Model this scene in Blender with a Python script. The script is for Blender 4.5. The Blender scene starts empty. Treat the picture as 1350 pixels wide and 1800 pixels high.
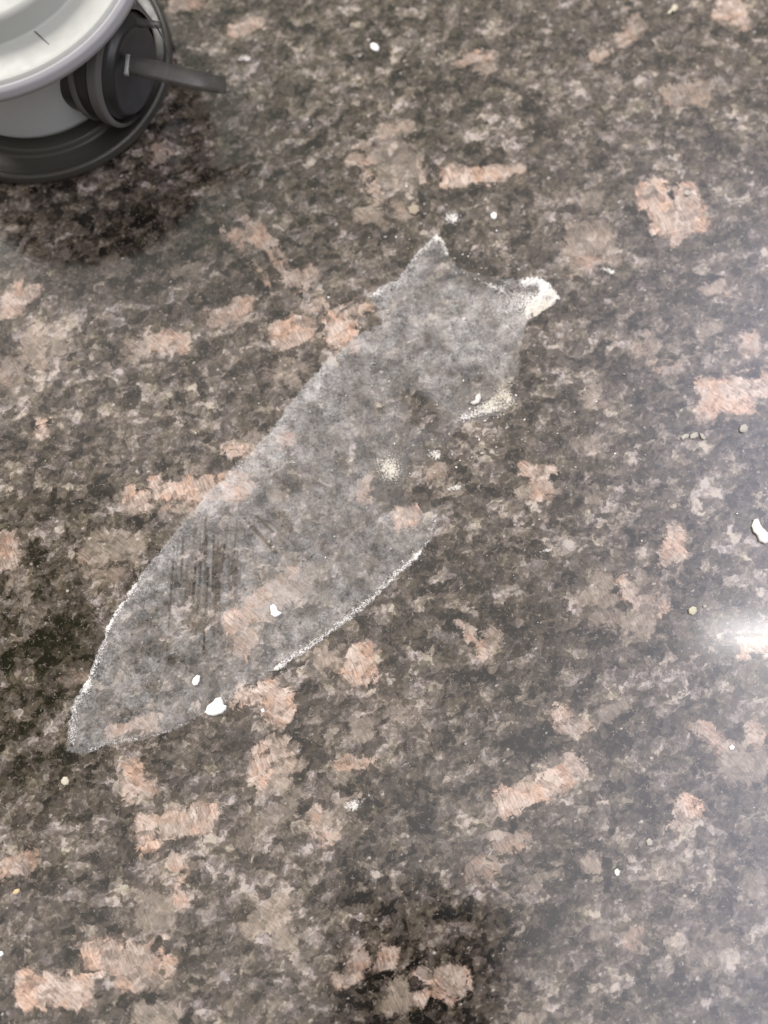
import bpy, bmesh, math, random
import numpy as np
from mathutils import Vector, Matrix, noise as mnoise

S = bpy.context.scene
COL = S.collection
R = math.radians
random.seed(7)
rng = np.random.default_rng(11)

# ------------------------------------------------------------------ camera
TH = R(10); DIST = 0.25; FPX = 1350.0
CAM = Vector((0, -DIST*math.sin(TH), DIST*math.cos(TH)))
cd = bpy.data.cameras.new('camera'); cam = bpy.data.objects.new('camera', cd); COL.objects.link(cam)
cam.location = CAM; cam.rotation_euler = (TH, 0, 0)
cd.sensor_fit = 'HORIZONTAL'; cd.sensor_width = 36; cd.lens = 36
cd.clip_start = 0.01; cd.clip_end = 50
cd.dof.use_dof = True; cd.dof.focus_distance = 0.241; cd.dof.aperture_fstop = 5.2
S.camera = cam

def at(px, py, z=0.0):
    """point of the plane at height z seen at a spot of the photograph (1350 x 1800)"""
    d = Matrix.Rotation(TH, 3, 'X') @ Vector(((px-675)/FPX, (900-py)/FPX, -1))
    k = (z-CAM.z)/d.z
    return CAM + d*k

def bounce(px, py, dist):
    """point at a distance along the mirror direction from a spot of the counter"""
    p = at(px, py); d = (p-CAM).normalized(); d.z = -d.z
    return p + d*dist

# ------------------------------------------------------------------ light
W = bpy.data.worlds.new('World'); S.world = W; W.use_nodes = True
wn = W.node_tree; wn.nodes.clear()
def wnode(t, **k):
    n = wn.nodes.new(t)
    for a, b in k.items(): setattr(n, a, b)
    return n
wo = wnode('ShaderNodeOutputWorld'); bg = wnode('ShaderNodeBackground'); wn.links.new(bg.outputs[0], wo.inputs[0])
tc = wnode('ShaderNodeTexCoord')
def wblob(prev, uv, rad, soft, col, fac=1.0):
    """a soft round region of the room around the counter, lighter or darker than the rest"""
    d = Vector(uv).normalized()
    dot = wnode('ShaderNodeVectorMath', operation='DOT_PRODUCT'); wn.links.new(tc.outputs['Generated'], dot.inputs[0]); dot.inputs[1].default_value = d
    mr = wnode('ShaderNodeMapRange', interpolation_type='SMOOTHSTEP'); wn.links.new(dot.outputs['Value'], mr.inputs[0])
    mr.inputs[1].default_value = math.cos(R(rad+soft)); mr.inputs[2].default_value = math.cos(R(max(rad-soft, 0)))
    mr.inputs[3].default_value = 0; mr.inputs[4].default_value = fac
    mx = wnode('ShaderNodeMix', data_type='RGBA')
    wn.links.new(mr.outputs[0], mx.inputs[0]); wn.links.new(prev, mx.inputs[6]); mx.inputs[7].default_value = (*col, 1)
    return mx.outputs[2]
def mdir(px, py): return bounce(px, py, 1.0) - at(px, py)
def wrect(prev, x0, x1, y0, y1, soft, col):
    """a soft-edged rectangle on the ceiling (direction x/z, y/z)"""
    sp = wnode('ShaderNodeSeparateXYZ'); wn.links.new(tc.outputs['Generated'], sp.inputs[0])
    zc = wnode('ShaderNodeMath', operation='MAXIMUM'); wn.links.new(sp.outputs[2], zc.inputs[0]); zc.inputs[1].default_value = 0.02
    f = None
    for i, (lo, hi) in enumerate(((x0, x1), (y0, y1))):
        q = wnode('ShaderNodeMath', operation='DIVIDE'); wn.links.new(sp.outputs[i], q.inputs[0]); wn.links.new(zc.outputs[0], q.inputs[1])
        for e, sgn in ((lo, 1), (hi, -1)):
            mr = wnode('ShaderNodeMapRange', interpolation_type='SMOOTHSTEP'); wn.links.new(q.outputs[0], mr.inputs[0])
            mr.inputs[1].default_value = e-sgn*soft; mr.inputs[2].default_value = e+sgn*soft
            if f is None: f = mr.outputs[0]
            else:
                m = wnode('ShaderNodeMath', operation='MULTIPLY'); wn.links.new(f, m.inputs[0]); wn.links.new(mr.outputs[0], m.inputs[1]); f = m.outputs[0]
    mx = wnode('ShaderNodeMix', data_type='RGBA'); wn.links.new(f, mx.inputs[0]); wn.links.new(prev, mx.inputs[6]); mx.inputs[7].default_value = (*col, 1)
    return mx.outputs[2]
base = wnode('ShaderNodeRGB'); base.outputs[0].default_value = (0.34, 0.32, 0.30, 1)      # walls of the room
c = base.outputs[0]
c = wblob(c, (0, 0.1, 1), 50, 12, (1.62, 1.51, 1.40))             # lit ceiling
c = wblob(c, mdir(1150, 1650), 12, 10, (2.9, 2.8, 2.85), 0.9)
g = lambda x, y: (mdir(x, y).x/mdir(x, y).z, mdir(x, y).y/mdir(x, y).z)
c = wrect(c, g(1225, 1000)[0], g(1950, 1000)[0], g(1200, 2150)[1], g(1200, 380)[1], 0.27, (6.0, 5.95, 6.9))    # bright window side of the room
c = wrect(c, g(1330, 1000)[0], g(1900, 1000)[0], g(1200, 1290)[1], g(1200, 1120)[1], 0.06, (9.5, 9.2, 9.0))       # daylight from the window on the right
c = wblob(c, mdir(-20, 1150), 10, 7, (0.26, 0.27, 0.12), 1.0)        # something dark olive in the room on the left
c = wblob(c, mdir(450, 0), 14, 9, (0.95, 0.97, 0.80), 0.8)
q0 = mdir(585, 1555); q1 = mdir(908, 1990)
c = wrect(c, q0.x/q0.z, q1.x/q1.z, q1.y/q1.z, q0.y/q0.z, 0.015, (0.02, 0.02, 0.02))   # the dark thing that is held over the counter
wn.links.new(c, bg.inputs[0]); bg.inputs[1].default_value = 0.67

def area(name, px, py, dist, sx, sy, power, col, spread=180):
    l = bpy.data.lights.new(name, 'AREA'); l.shape = 'RECTANGLE'; l.size = sx; l.size_y = sy; l.energy = power; l.color = col
    l.spread = R(spread)
    o = bpy.data.objects.new(name, l); COL.objects.link(o)
    o.location = bounce(px, py, dist); d = at(px, py)-o.location
    o.rotation_euler = d.to_track_quat('-Z', 'Y').to_euler()
    return o
area('lamp_light', 1345, 1112, 1.0, 0.034, 0.15, 0.22, (1.0, 0.97, 0.94))
# soft ceiling light, up and behind on the left
kl = bpy.data.lights.new('ceiling_light', 'AREA'); kl.shape = 'SQUARE'; kl.size = 0.60; kl.energy = 31; kl.color = (1.0, 0.95, 0.90)
ko = bpy.data.objects.new('ceiling_light', kl); COL.objects.link(ko); ko.location = (-1.02, 1.02, 1.0)
ko.rotation_euler = (-Vector(ko.location)).to_track_quat('-Z', 'Y').to_euler()

S.view_settings.view_transform = 'Standard'; S.view_settings.look = 'None'
S.view_settings.exposure = 0.0; S.view_settings.gamma = 1
S.render.engine = 'CYCLES'

# ------------------------------------------------------------------ node helper
class NT:
    def __init__(s, name):
        s.m = bpy.data.materials.new(name); s.m.use_nodes = True
        s.t = s.m.node_tree; s.t.nodes.clear()
        s.out = s.n('ShaderNodeOutputMaterial')
    def n(s, t, **k):
        o = s.t.nodes.new(t)
        for a, b in k.items(): setattr(o, a, b)
        return o
    def put(s, sock, v):
        if isinstance(v, bpy.types.NodeSocket): s.t.links.new(v, sock)
        elif isinstance(v, (tuple, list)): sock.default_value = (*v, 1) if (len(v) == 3 and sock.type == 'RGBA') else v
        else: sock.default_value = v
    def math(s, op, a, b=0.0, c=None, clamp=False):
        o = s.n('ShaderNodeMath', operation=op, use_clamp=clamp); s.put(o.inputs[0], a); s.put(o.inputs[1], b)
        if c is not None: s.put(o.inputs[2], c)
        return o.outputs[0]
    def vmath(s, op, a, b=None, scale=None):
        o = s.n('ShaderNodeVectorMath', operation=op); s.put(o.inputs[0], a)
        if b is not None: s.put(o.inputs[1], b)
        if scale is not None: s.put(o.inputs['Scale'], scale)
        return o.outputs[0]
    def step(s, v, a, b, lo=0.0, hi=1.0):
        o = s.n('ShaderNodeMapRange', interpolation_type='SMOOTHSTEP')
        s.put(o.inputs[0], v); s.put(o.inputs[1], a); s.put(o.inputs[2], b); s.put(o.inputs[3], lo); s.put(o.inputs[4], hi)
        return o.outputs[0]
    def noise(s, vec, scale, detail=3.0, rough=0.55, col=False):
        o = s.n('ShaderNodeTexNoise'); s.put(o.inputs['Vector'], vec); o.inputs['Scale'].default_value = scale
        o.inputs['Detail'].default_value = detail; o.inputs['Roughness'].default_value = rough
        return o.outputs['Color' if col else 'Fac']
    def voro(s, vec, scale, feature='F1', rnd=1.0):
        o = s.n('ShaderNodeTexVoronoi', feature=feature); s.put(o.inputs['Vector'], vec); o.inputs['Scale'].default_value = scale
        o.inputs['Randomness'].default_value = rnd
        return o
    def ramp(s, f, stops):
        o = s.n('ShaderNodeValToRGB'); s.put(o.inputs[0], f); e = o.color_ramp.elements
        while len(e) < len(stops): e.new(0.5)
        for i, (p, c) in enumerate(stops):
            e[i].position = p; e[i].color = (*c, 1) if len(c) == 3 else c
        return o.outputs[0]
    def mix(s, f, a, b, mode='MIX'):
        o = s.n('ShaderNodeMix', data_type='RGBA', blend_type=mode); s.put(o.inputs[0], f); s.put(o.inputs[6], a); s.put(o.inputs[7], b)
        return o.outputs[2]
    def attr(s, name):
        return s.n('ShaderNodeAttribute', attribute_name=name)
    def sep(s, v):
        o = s.n('ShaderNodeSeparateColor'); s.put(o.inputs[0], v); return o.outputs
    def pos(s):
        """object coordinates in millimetres"""
        t = s.n('ShaderNodeTexCoord'); return s.vmath('SCALE', t.outputs['Object'], scale=1000.0)
    def mapping(s, v, rot=0.0, scale=(1, 1, 1), loc=(0, 0, 0)):
        o = s.n('ShaderNodeMapping'); s.put(o.inputs[0], v); o.inputs['Rotation'].default_value = (0, 0, rot)
        return s.vmath('MULTIPLY', o.outputs[0], scale)
    def warp(s, p, scale, amp, detail=2.0):
        c = s.noise(p, scale, detail, col=True)
        c = s.vmath('SUBTRACT', c, (0.5, 0.5, 0.5)); c = s.vmath('SCALE', c, scale=amp)
        return s.vmath('ADD', p, c)
    def bsdf(s, color, rough=0.5, **k):
        b = s.n('ShaderNodeBsdfPrincipled'); s.put(b.inputs['Base Color'], color); s.put(b.inputs['Roughness'], rough)
        for a, v in k.items(): s.put(b.inputs[a.replace('_', ' ')], v)
        return b

# ------------------------------------------------------------------ granite material
def granite():
    t = NT('polished_brown_granite')
    P = t.pos()
    P1 = t.warp(P, 0.20, 5.5, 3); P2 = t.warp(P1, 0.7, 1.2, 2); P2 = t.warp(P2, 2.2, 0.35, 1)
    Q = t.mapping(P2, R(-24), (0.70, 1.0, 1.0))
    q3 = t.warp(P, 1.6, 0.8, 2)
    v0 = t.voro(Q, 0.10); v1 = t.voro(Q, 0.21); v2 = t.voro(Q, 0.44); v3 = t.voro(t.mapping(q3, R(35), (1, .8, 1)), 0.9)
    r0 = t.sep(v0.outputs['Color']); r1 = t.sep(v1.outputs['Color']); r2 = t.sep(v2.outputs['Color']); r3 = t.sep(v3.outputs['Color'])
    n1 = t.noise(t.mapping(P, R(-20), (0.7, 1.1, 1)), 0.075, 5, 0.6)
    n2 = t.noise(Q, 0.22, 5, 0.60)
    n3 = t.noise(P2, 1.1, 3, 0.6)
    blot = t.attr('blotch'); B = t.sep(blot.outputs['Color'])      # signed distance, hue, strength
    misc = t.attr('tone'); T = t.sep(misc.outputs['Color'])        # local lightness of stone and painted shade, pale patches
    # combined grain tone
    v = t.math('MULTIPLY', r0[0], 0.18)
    v = t.math('MULTIPLY_ADD', r1[0], 0.31, v)
    v = t.math('MULTIPLY_ADD', r2[1], 0.34, v)
    v = t.math('MULTIPLY_ADD', r3[0], 0.19, v)
    v = t.math('MULTIPLY_ADD', n1, 0.46, v)
    v = t.math('MULTIPLY_ADD', n2, 0.55, v)
    v = t.math('MULTIPLY_ADD', n3, 0.46, v)
    v = t.math('MULTIPLY_ADD', v, 1.09, -0.830)
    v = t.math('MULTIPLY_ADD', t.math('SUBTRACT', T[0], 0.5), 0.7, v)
    col = t.ramp(v, [(0.17, (0.006, 0.005, 0.004)), (0.30, (0.025, 0.020, 0.016)), (0.43, (0.053, 0.044, 0.036)),
                     (0.58, (0.088, 0.074, 0.062)), (0.70, (0.145, 0.125, 0.108)), (0.83, (0.25, 0.222, 0.200)), (0.96, (0.42, 0.38, 0.35))])
    # hue drifts between olive brown, neutral and a purplish grey
    hue = t.noise(P, 0.16, 4, 0.65)
    tint = t.ramp(hue, [(0.30, (1.02, 1.03, 0.84)), (0.45, (1.05, 1.0, 0.93)), (0.56, (1.0, 0.98, 1.0)), (0.70, (0.99, 0.93, 1.02))])
    col = t.mix(1.0, col, tint, 'MULTIPLY')
    # thin pale veins round some of the grains
    ve = t.voro(t.warp(P2, 1.2, 1.4, 2), 0.42, 'DISTANCE_TO_EDGE')
    vein = t.math('MULTIPLY', t.step(ve.outputs['Distance'], 0.05, 0.0), t.step(t.noise(P, 0.5, 3), 0.52, 0.66))
    col = t.mix(t.math('MULTIPLY', vein, 0.6), col, (0.42, 0.37, 0.33))
    # feldspar crystals
    wob = t.math('SUBTRACT', t.noise(P2, 0.42, 5, 0.7), 0.5)
    wob2 = t.math('SUBTRACT', t.noise(P, 1.8, 3, 0.6), 0.5)
    sd = t.math('MULTIPLY_ADD', t.math('SUBTRACT', B[0], 0.5), 20.0, t.math('MULTIPLY', wob, 5.4))
    sd = t.math('MULTIPLY_ADD', wob2, 1.9, sd)
    sd = t.math('MULTIPLY_ADD', t.math('SUBTRACT', r1[2], 0.5), 2.6, sd); sd = t.math('MULTIPLY_ADD', t.math('SUBTRACT', r2[2], 0.5), 1.6, sd)
    sd = t.math('ADD', sd, 0.05)
    inside = t.step(sd, 0.65, -0.75)
    # cleavage lines across the crystals
    st = t.noise(t.mapping(t.warp(P, 0.35, 1.4, 2), R(-24), (1.9, 0.20, 1)), 1.0, 4, 0.7)
    st2 = t.noise(t.mapping(t.warp(P, 0.2, 2.5, 2), R(22), (0.9, 0.25, 1)), 0.9, 4, 0.6)
    st3 = t.noise(t.mapping(t.warp(P, 0.35, 1.4, 2), R(-52), (1.7, 0.2, 1)), 1.0, 4, 0.7)
    vc = t.sep(t.voro(P, 0.055).outputs['Color'])
    pick = t.math('GREATER_THAN', vc[0], 0.5)
    st = t.math('MULTIPLY_ADD', t.math('SUBTRACT', st3, st), pick, st)
    sm = t.math('MULTIPLY_ADD', st, 0.65, t.math('MULTIPLY', st2, 0.2)); sm = t.math('MULTIPLY_ADD', r2[0], 0.15, sm)
    pk = t.ramp(sm, [(0.30, (0.11, 0.085, 0.070)), (0.39, (0.22, 0.174, 0.147)), (0.48, (0.37, 0.300, 0.258)), (0.57, (0.50, 0.425, 0.377)), (0.69, (0.68, 0.62, 0.575))])
    be = t.ramp(sm, [(0.32, (0.10, 0.085, 0.068)), (0.44, (0.22, 0.19, 0.155)), (0.54, (0.33, 0.28, 0.235)), (0.68, (0.50, 0.45, 0.39))])
    oran = t.mix(t.step(t.noise(P, 0.13, 3), 0.44, 0.62), pk, t.mix(1.0, pk, (1.07, 0.91, 0.81), 'MULTIPLY'))
    fc = t.mix(t.step(B[1], 0.25, 0.75), oran, be)
    # the crystals are broken by dark mineral
    brk = t.step(t.math('ADD', t.math('MULTIPLY', n2, 0.6), t.math('MULTIPLY', r1[1], 0.3)), 0.62, 0.54, 0.0, 1.0)
    keep = t.math('MULTIPLY', inside, B[2])
    lose = t.math('MULTIPLY', t.math('SUBTRACT', 1.0, brk), 0.55)
    brk2 = t.math('SUBTRACT', 1.0, lose)
    inc = t.step(t.noise(P2, 0.45, 4, 0.7), 0.54, 0.68, 0.0, 0.6)
    keep = t.math('MULTIPLY', keep, t.math('MULTIPLY', brk2, t.math('SUBTRACT', 1.0, inc)))
    col = t.mix(keep, col, fc)
    # brownish halo near the crystals
    halo = t.math('MULTIPLY', t.step(sd, 3.2, 0.0), t.math('MULTIPLY', B[2], 0.25))
    col = t.mix(halo, col, t.mix(1.0, col, (1.35, 1.15, 1.0), 'MULTIPLY'))
    # small bright flecks
    vf = t.voro(t.mapping(t.warp(P, 0.9, 1.5, 2), R(60), (1, 0.6, 1)), 0.50); rf = t.sep(vf.outputs['Color'])
    fl = t.math('MULTIPLY', t.step(vf.outputs['Distance'], t.math('MULTIPLY', rf[1], 0.30), 0.0), t.math('GREATER_THAN', rf[0], 0.66))
    col = t.mix(t.math('MULTIPLY', fl, 0.85), col, (0.60, 0.56, 0.51))
    vg = t.voro(t.warp(P, 2.0, 0.6, 2), 1.25); rg = t.sep(vg.outputs['Color'])
    fg = t.math('MULTIPLY', t.step(vg.outputs['Distance'], 0.15, 0.04), t.math('GREATER_THAN', rg[0], 0.90))
    col = t.mix(t.math('MULTIPLY', fg, 0.9), col, (0.80, 0.76, 0.68))
    rough = t.step(t.noise(P, 0.09, 4, 0.6), 0.3, 0.7, 0.10, 0.13)
    bmp = t.n('ShaderNodeBump'); bmp.inputs['Strength'].default_value = 0.015; bmp.inputs['Distance'].default_value = 0.0002
    t.put(bmp.inputs['Height'], t.math('MULTIPLY_ADD', t.noise(P, 1.3, 5, 0.7), 1.0, t.math('MULTIPLY', n2, 0.6)))
    b = t.bsdf(col, rough, Specular_IOR_Level=0.90); t.put(b.inputs['Normal'], bmp.outputs[0])
    t.put(t.out.inputs[0], b.outputs[0])
    return t.m

# ------------------------------------------------------------------ the counter: where the big crystals lie
# cx, cy, half length, half width, angle (ccw), hue (0 pink .. 1 grey beige), strength
BL = [
 (435,45,34,13,15,.1,.75),(330,8,30,12,10,.3,.6),(425,410,34,14,10,.1,.8),(470,440,80,9,-52,.15,.8),(500,455,70,7,-52,.3,.7),(450,470,60,5,-55,.3,.6),
 (530,490,28,12,20,.2,.6),(35,520,34,20,30,.1,.85),(20,545,25,12,20,.2,.6),(62,605,22,42,0,.6,.65),(100,610,14,40,10,.8,.5),(290,600,38,22,5,.1,.8),(245,610,20,18,0,.5,.6),
 (400,552,38,18,18,.25,.75),(430,535,22,14,0,.2,.7),(20,650,25,30,0,.5,.5),(75,755,12,16,20,.1,.8),(515,582,38,26,15,0,1),(600,583,30,30,0,.1,1),(555,540,22,13,35,.2,.8),(620,548,30,12,20,.2,.8),
 (420,793,27,14,10,.15,.9),(325,858,58,19,4,.1,.95),(243,878,24,20,0,.15,.85),(412,850,33,24,10,0,1),(300,895,45,6,-5,.4,.6),
 (195,960,55,26,5,.7,.6),(150,975,18,18,0,.4,.6),(185,1010,40,12,10,.6,.5),(10,975,26,34,0,.3,.8),(480,1050,62,30,25,.35,.75),(412,1092,28,25,25,0,1),(430,1130,30,22,60,.3,.7),(520,1030,30,26,0,.6,.6),
 (630,1165,30,36,0,.15,1),(580,1155,22,18,0,.6,.7),(440,1225,26,22,0,.1,1),(490,1235,26,32,-15,.05,1),(480,1265,18,14,0,.1,.8),(460,1350,22,36,-20,.0,1),(500,1330,28,32,0,.55,.9),(490,1375,22,16,0,.7,.7),
 (622,1345,34,12,8,.2,.8),(610,1365,26,14,0,.8,.6),(258,1462,24,30,10,.05,1),(310,1450,40,24,15,.5,.95),(355,1435,28,30,0,.05,1),(232,1365,22,36,25,.15,.9),(260,1385,18,20,0,.4,.7),
 (562,1455,18,34,30,.15,.85),(600,1428,40,14,28,.7,.8),(305,1518,22,12,15,.05,.95),(280,1528,18,16,0,.6,.6),(185,1682,42,32,0,0,1),(245,1700,42,34,0,.35,.8),(290,1685,12,34,20,.1,.9),
 (60,1740,32,30,0,.15,1),(115,1745,50,28,-8,.05,1),(310,1570,14,26,0,.05,.9),(280,1600,36,30,0,.75,.6),(470,1612,46,24,15,1,.9),(500,1650,18,20,0,1,.6),
 (905,1405,44,26,28,.15,1),(968,1375,34,24,32,.1,1),(1000,1350,26,26,30,.25,.8),(1212,1422,20,22,20,.05,1),(1195,1435,18,14,0,.2,.8),
 (1270,1310,58,14,-40,.35,.7),(1310,1340,44,36,0,.7,.55),(1330,1320,16,40,0,.2,.7),(718,910,25,22,0,.15,1),(945,832,30,14,-10,0,.95),(955,855,22,18,0,.1,.8),(925,862,16,6,0,.9,.7),
 (838,310,58,16,4,0,.95),(905,303,16,10,0,.5,.8),(640,300,10,42,32,.25,.7),(665,290,6,48,32,.4,.6),(700,290,40,46,0,.65,.4),(735,290,9,38,12,.2,.8),(690,225,30,14,10,.5,.6),(650,330,8,34,35,.3,.7),
 (1160,365,30,54,22,.0,1),(1210,365,26,44,10,.2,.95),(1170,400,40,16,-50,.2,.8),(1130,340,14,18,0,.4,.6),(1035,420,42,36,0,.55,.55),(1040,460,46,12,15,.2,.6),(1010,450,10,34,40,.4,.6),
 (1288,22,28,22,-35,.0,.95),(1310,45,10,12,0,.1,.8),(835,105,32,10,10,.15,.75),(850,118,20,10,0,.5,.6),(1110,55,34,14,42,.4,.6),(1055,98,20,12,40,.2,.7),(1210,165,42,20,5,.5,.55),(1180,180,16,10,0,.2,.5),
 (1275,698,52,30,0,.1,1),(1325,680,34,22,5,.15,.95),(1240,720,18,20,0,.3,.8),(1190,948,20,26,-10,.4,.95),(1175,978,22,14,40,.4,.85),(1108,1040,12,34,35,.0,.8),(1060,1030,18,32,10,.6,.6),(1140,1045,20,30,0,.5,.5),(1090,1090,52,14,-8,.6,.55),(1160,1050,10,28,20,.3,.7),
 (1035,1055,30,14,0,.6,.5),(818,1100,22,8,-30,.1,.8),(838,1130,30,10,-45,.05,.8),(870,1120,18,16,0,.5,.6),(985,1262,18,16,-40,.1,.9),(1012,1275,22,10,-10,.2,.7),(1330,1135,36,22,0,.1,.9),
 (683,1683,20,22,0,.1,.8),(612,1720,24,12,20,.15,.8),(632,1690,20,14,40,.2,.6),(760,1730,34,12,-38,.4,.9),(785,1755,18,12,-30,.2,.9),(800,1725,24,24,0,.45,.8),(740,1755,14,12,0,.3,.8),(698,1750,24,30,0,1,.8),
 (20,1528,36,20,10,.2,.8),(48,1515,20,20,0,.15,.7),(1318,603,18,22,0,.25,.7),(280,270,14,22,10,.0,.6),(650,380,26,14,0,.6,.6),(700,365,24,10,-45,.5,.5),(275,1785,42,26,0,1,.7),(640,1285,24,22,0,.8,.6),
 (848,1530,22,18,-20,.2,.5),(900,1480,34,14,-10,.35,.55),(1046,1520,16,20,30,.8,.8),(505,770,14,12,0,.3,.8),(235,1275,46,12,14,.25,.8),(1080,1250,26,12,30,.8,.5),(985,1340,24,14,0,.8,.4),(640,860,9,22,10,.2,.7),
 (760,830,20,14,20,.5,.6),(790,860,22,8,10,.7,.7),(1035,350,26,9,30,.8,.5),(1255,510,22,12,20,.5,.7),(1245,580,30,14,30,.6,.5),(1045,700,16,18,20,.8,.7),(1130,610,26,14,30,.4,.5),(1170,650,24,12,10,.4,.5),
 (490,870,20,14,0,.9,.5),(450,770,22,12,20,.5,.5),(560,1000,24,14,0,.9,.4),(1035,780,18,16,0,.9,.5),(1040,870,14,20,0,1,.5),(205,470,20,18,0,1,.3),(325,475,26,16,0,1,.55),(520,645,26,14,0,.6,.4),(480,660,22,10,0,.5,.4),
 (60,1075,18,10,0,.8,.3),(130,1195,26,10,10,.4,.3),(1060,1640,20,10,0,1,.4),(1160,1510,18,10,0,1,.5),(1170,1530,24,9,-15,1,.6),(1215,1590,20,10,-30,1,.5),(960,1540,34,14,20,.8,.5),(1180,1660,18,12,-40,1,.6),(1110,1650,22,18,0,.4,.5),
 (930,1790,34,18,0,1,.6),(1250,1670,50,28,10,1,.4),(1330,1560,20,30,10,1,.4),(700,1250,26,12,0,.6,.4),(850,1420,40,14,0,.9,.3),(1290,1500,28,10,10,1,.35),(40,690,20,14,0,1,.3),(500,1425,40,16,30,1,.45),(450,1470,30,26,0,1,.4),
]
# darker / lighter stone tones, with canister shade and dark reflections painted in: cx, cy, radius, amount
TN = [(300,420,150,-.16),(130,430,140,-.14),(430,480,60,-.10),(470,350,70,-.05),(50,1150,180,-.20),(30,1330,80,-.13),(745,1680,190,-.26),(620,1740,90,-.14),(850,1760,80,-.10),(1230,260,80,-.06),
      (500,1285,60,-.09),(1080,1350,60,-.06),(1000,420,40,-.10),(900,300,60,-.05),(460,1200,45,-.10),(1250,1750,130,.10),(1100,1600,120,.05),(480,1560,110,.05),(300,1620,80,.04),
      (600,130,160,-.02),(1000,60,120,-.05),(130,1650,70,-.12),(60,1620,60,-.10),(880,640,60,-.08),(1000,720,80,-.05),(900,1280,100,-.05),(700,1400,100,.02),(250,1480,200,.02),(1150,1500,100,.03),
      (390,1540,60,.05),(340,980,80,-.02),(120,870,80,.0),(330,720,120,-.02),(1200,1120,110,.04),(1250,1250,80,.06),(330,1330,70,.05)]

CZ = 0.0
def grid_axis(lo, hi, f0, f1, fine, coarse):
    a = np.arange(f0, f1+fine/2, fine)
    l = np.linspace(lo, f0, max(2, int((f0-lo)/coarse)))[:-1]; r = np.linspace(f1, hi, max(2, int((hi-f1)/coarse)))[1:]
    return np.concatenate([l, a, r])
xs = grid_axis(-0.75, 0.75, -0.18, 0.18, 0.0008, 0.004)
ys = grid_axis(-0.65, 0.75, -0.17, 0.24, 0.0008, 0.004)
X, Y = np.meshgrid(xs, ys); nx, ny = len(xs), len(ys)

def local(px, py):
    """scale of one photograph pixel on the counter near this spot, x and y"""
    a = at(px, py); return (at(px+1, py)-a).length, (at(px, py+1)-a).length
sd = np.full(X.shape, 10.0); hue = np.zeros(X.shape); stg = np.zeros(X.shape)
def add_blob(cx, cy, a, b, ang, h, s):
    """rounded box distance in millimetres"""
    dx, dy = (X-cx)*1000, (Y-cy)*1000
    near = (np.abs(dx) < 30) & (np.abs(dy) < 30)
    ca, sa = math.cos(ang), math.sin(ang)
    u = np.abs(dx[near]*ca+dy[near]*sa); w = np.abs(-dx[near]*sa+dy[near]*ca)
    r = min(a, b)*0.6
    qu, qw = u-(a-r), w-(b-r)
    d = np.hypot(np.maximum(qu, 0), np.maximum(qw, 0))+np.minimum(np.maximum(qu, qw), 0)-r
    old = sd[near]; m = d < old
    o = hue[near]; o[m] = h; hue[near] = o
    o = stg[near]; o[m] = s; stg[near] = o
    old[m] = d[m]; sd[near] = old
for cx, cy, a, b, ang, h, s in BL:
    p = at(cx, cy); sx, sy = local(cx, cy); sc = (sx+sy)/2*1000
    add_blob(p.x, p.y, a*sc, b*sc, R(ang), h, s)
# crystals of the stone beyond the part the photograph shows
cc = [at(0, 0), at(1350, 0), at(1350, 1800), at(0, 1800)]
def seen(x, y, m=0.012):
    t = (y-cc[3].y)/(cc[0].y-cc[3].y)
    hw = cc[2].x+(cc[1].x-cc[2].x)*t
    return -m < t*(cc[0].y-cc[3].y) < (cc[0].y-cc[3].y)+m and abs(x) < hw+m
for i in range(2600):
    x, y = random.uniform(-.75, .75), random.uniform(-.65, .75)
    if seen(x, y): continue
    a = random.uniform(3, 9); add_blob(x, y, a, a*random.uniform(.4, .9), random.uniform(-.3, 1.2), random.choice((.05, .15, .3, .6, .9)), random.uniform(.5, 1))
tone = np.full(X.shape, 0.5)
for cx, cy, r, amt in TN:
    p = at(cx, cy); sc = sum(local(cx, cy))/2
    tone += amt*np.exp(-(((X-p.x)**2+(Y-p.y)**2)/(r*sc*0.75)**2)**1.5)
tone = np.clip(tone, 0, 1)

def grid_mesh(name, X, Y, Z, keep=None):
    ny, nx = X.shape
    idx = np.arange(nx*ny).reshape(ny, nx)
    q = np.stack([idx[:-1, :-1], idx[:-1, 1:], idx[1:, 1:], idx[1:, :-1]], -1).reshape(-1, 4)
    co = np.stack([X, Y, Z], -1).reshape(-1, 3)
    sel = None
    if keep is not None:
        k = keep.reshape(-1); q = q[k[q].all(1)]
        sel = np.unique(q); rm = np.zeros(len(co), int); rm[sel] = np.arange(len(sel)); q = rm[q]; co = co[sel]
    me = bpy.data.meshes.new(name)
    me.vertices.add(len(co)); me.vertices.foreach_set('co', co.astype(np.float32).ravel())
    me.loops.add(q.size); me.loops.foreach_set('vertex_index', q.astype(np.int32).ravel())
    me.polygons.add(len(q)); me.polygons.foreach_set('loop_start', np.arange(0, q.size, 4, dtype=np.int32))
    me.polygons.foreach_set('loop_total', np.full(len(q), 4, np.int32))
    me.polygons.foreach_set('use_smooth', np.ones(len(q), bool))
    me.update(); me.validate()
    return me, sel
def put_attr(me, name, r, g, b, sel=None):
    a = me.attributes.new(name, 'FLOAT_COLOR', 'POINT')
    d = np.stack([r.ravel(), g.ravel(), b.ravel(), np.ones(r.size)], -1)
    if sel is not None: d = d[sel]
    a.data.foreach_set('color', d.astype(np.float32).ravel())

gm, _ = grid_mesh('granite_countertop', X, Y, np.zeros(X.shape))
put_attr(gm, 'blotch', sd/20+0.5, hue, stg); put_attr(gm, 'tone', tone, tone*0, tone*0)
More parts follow.
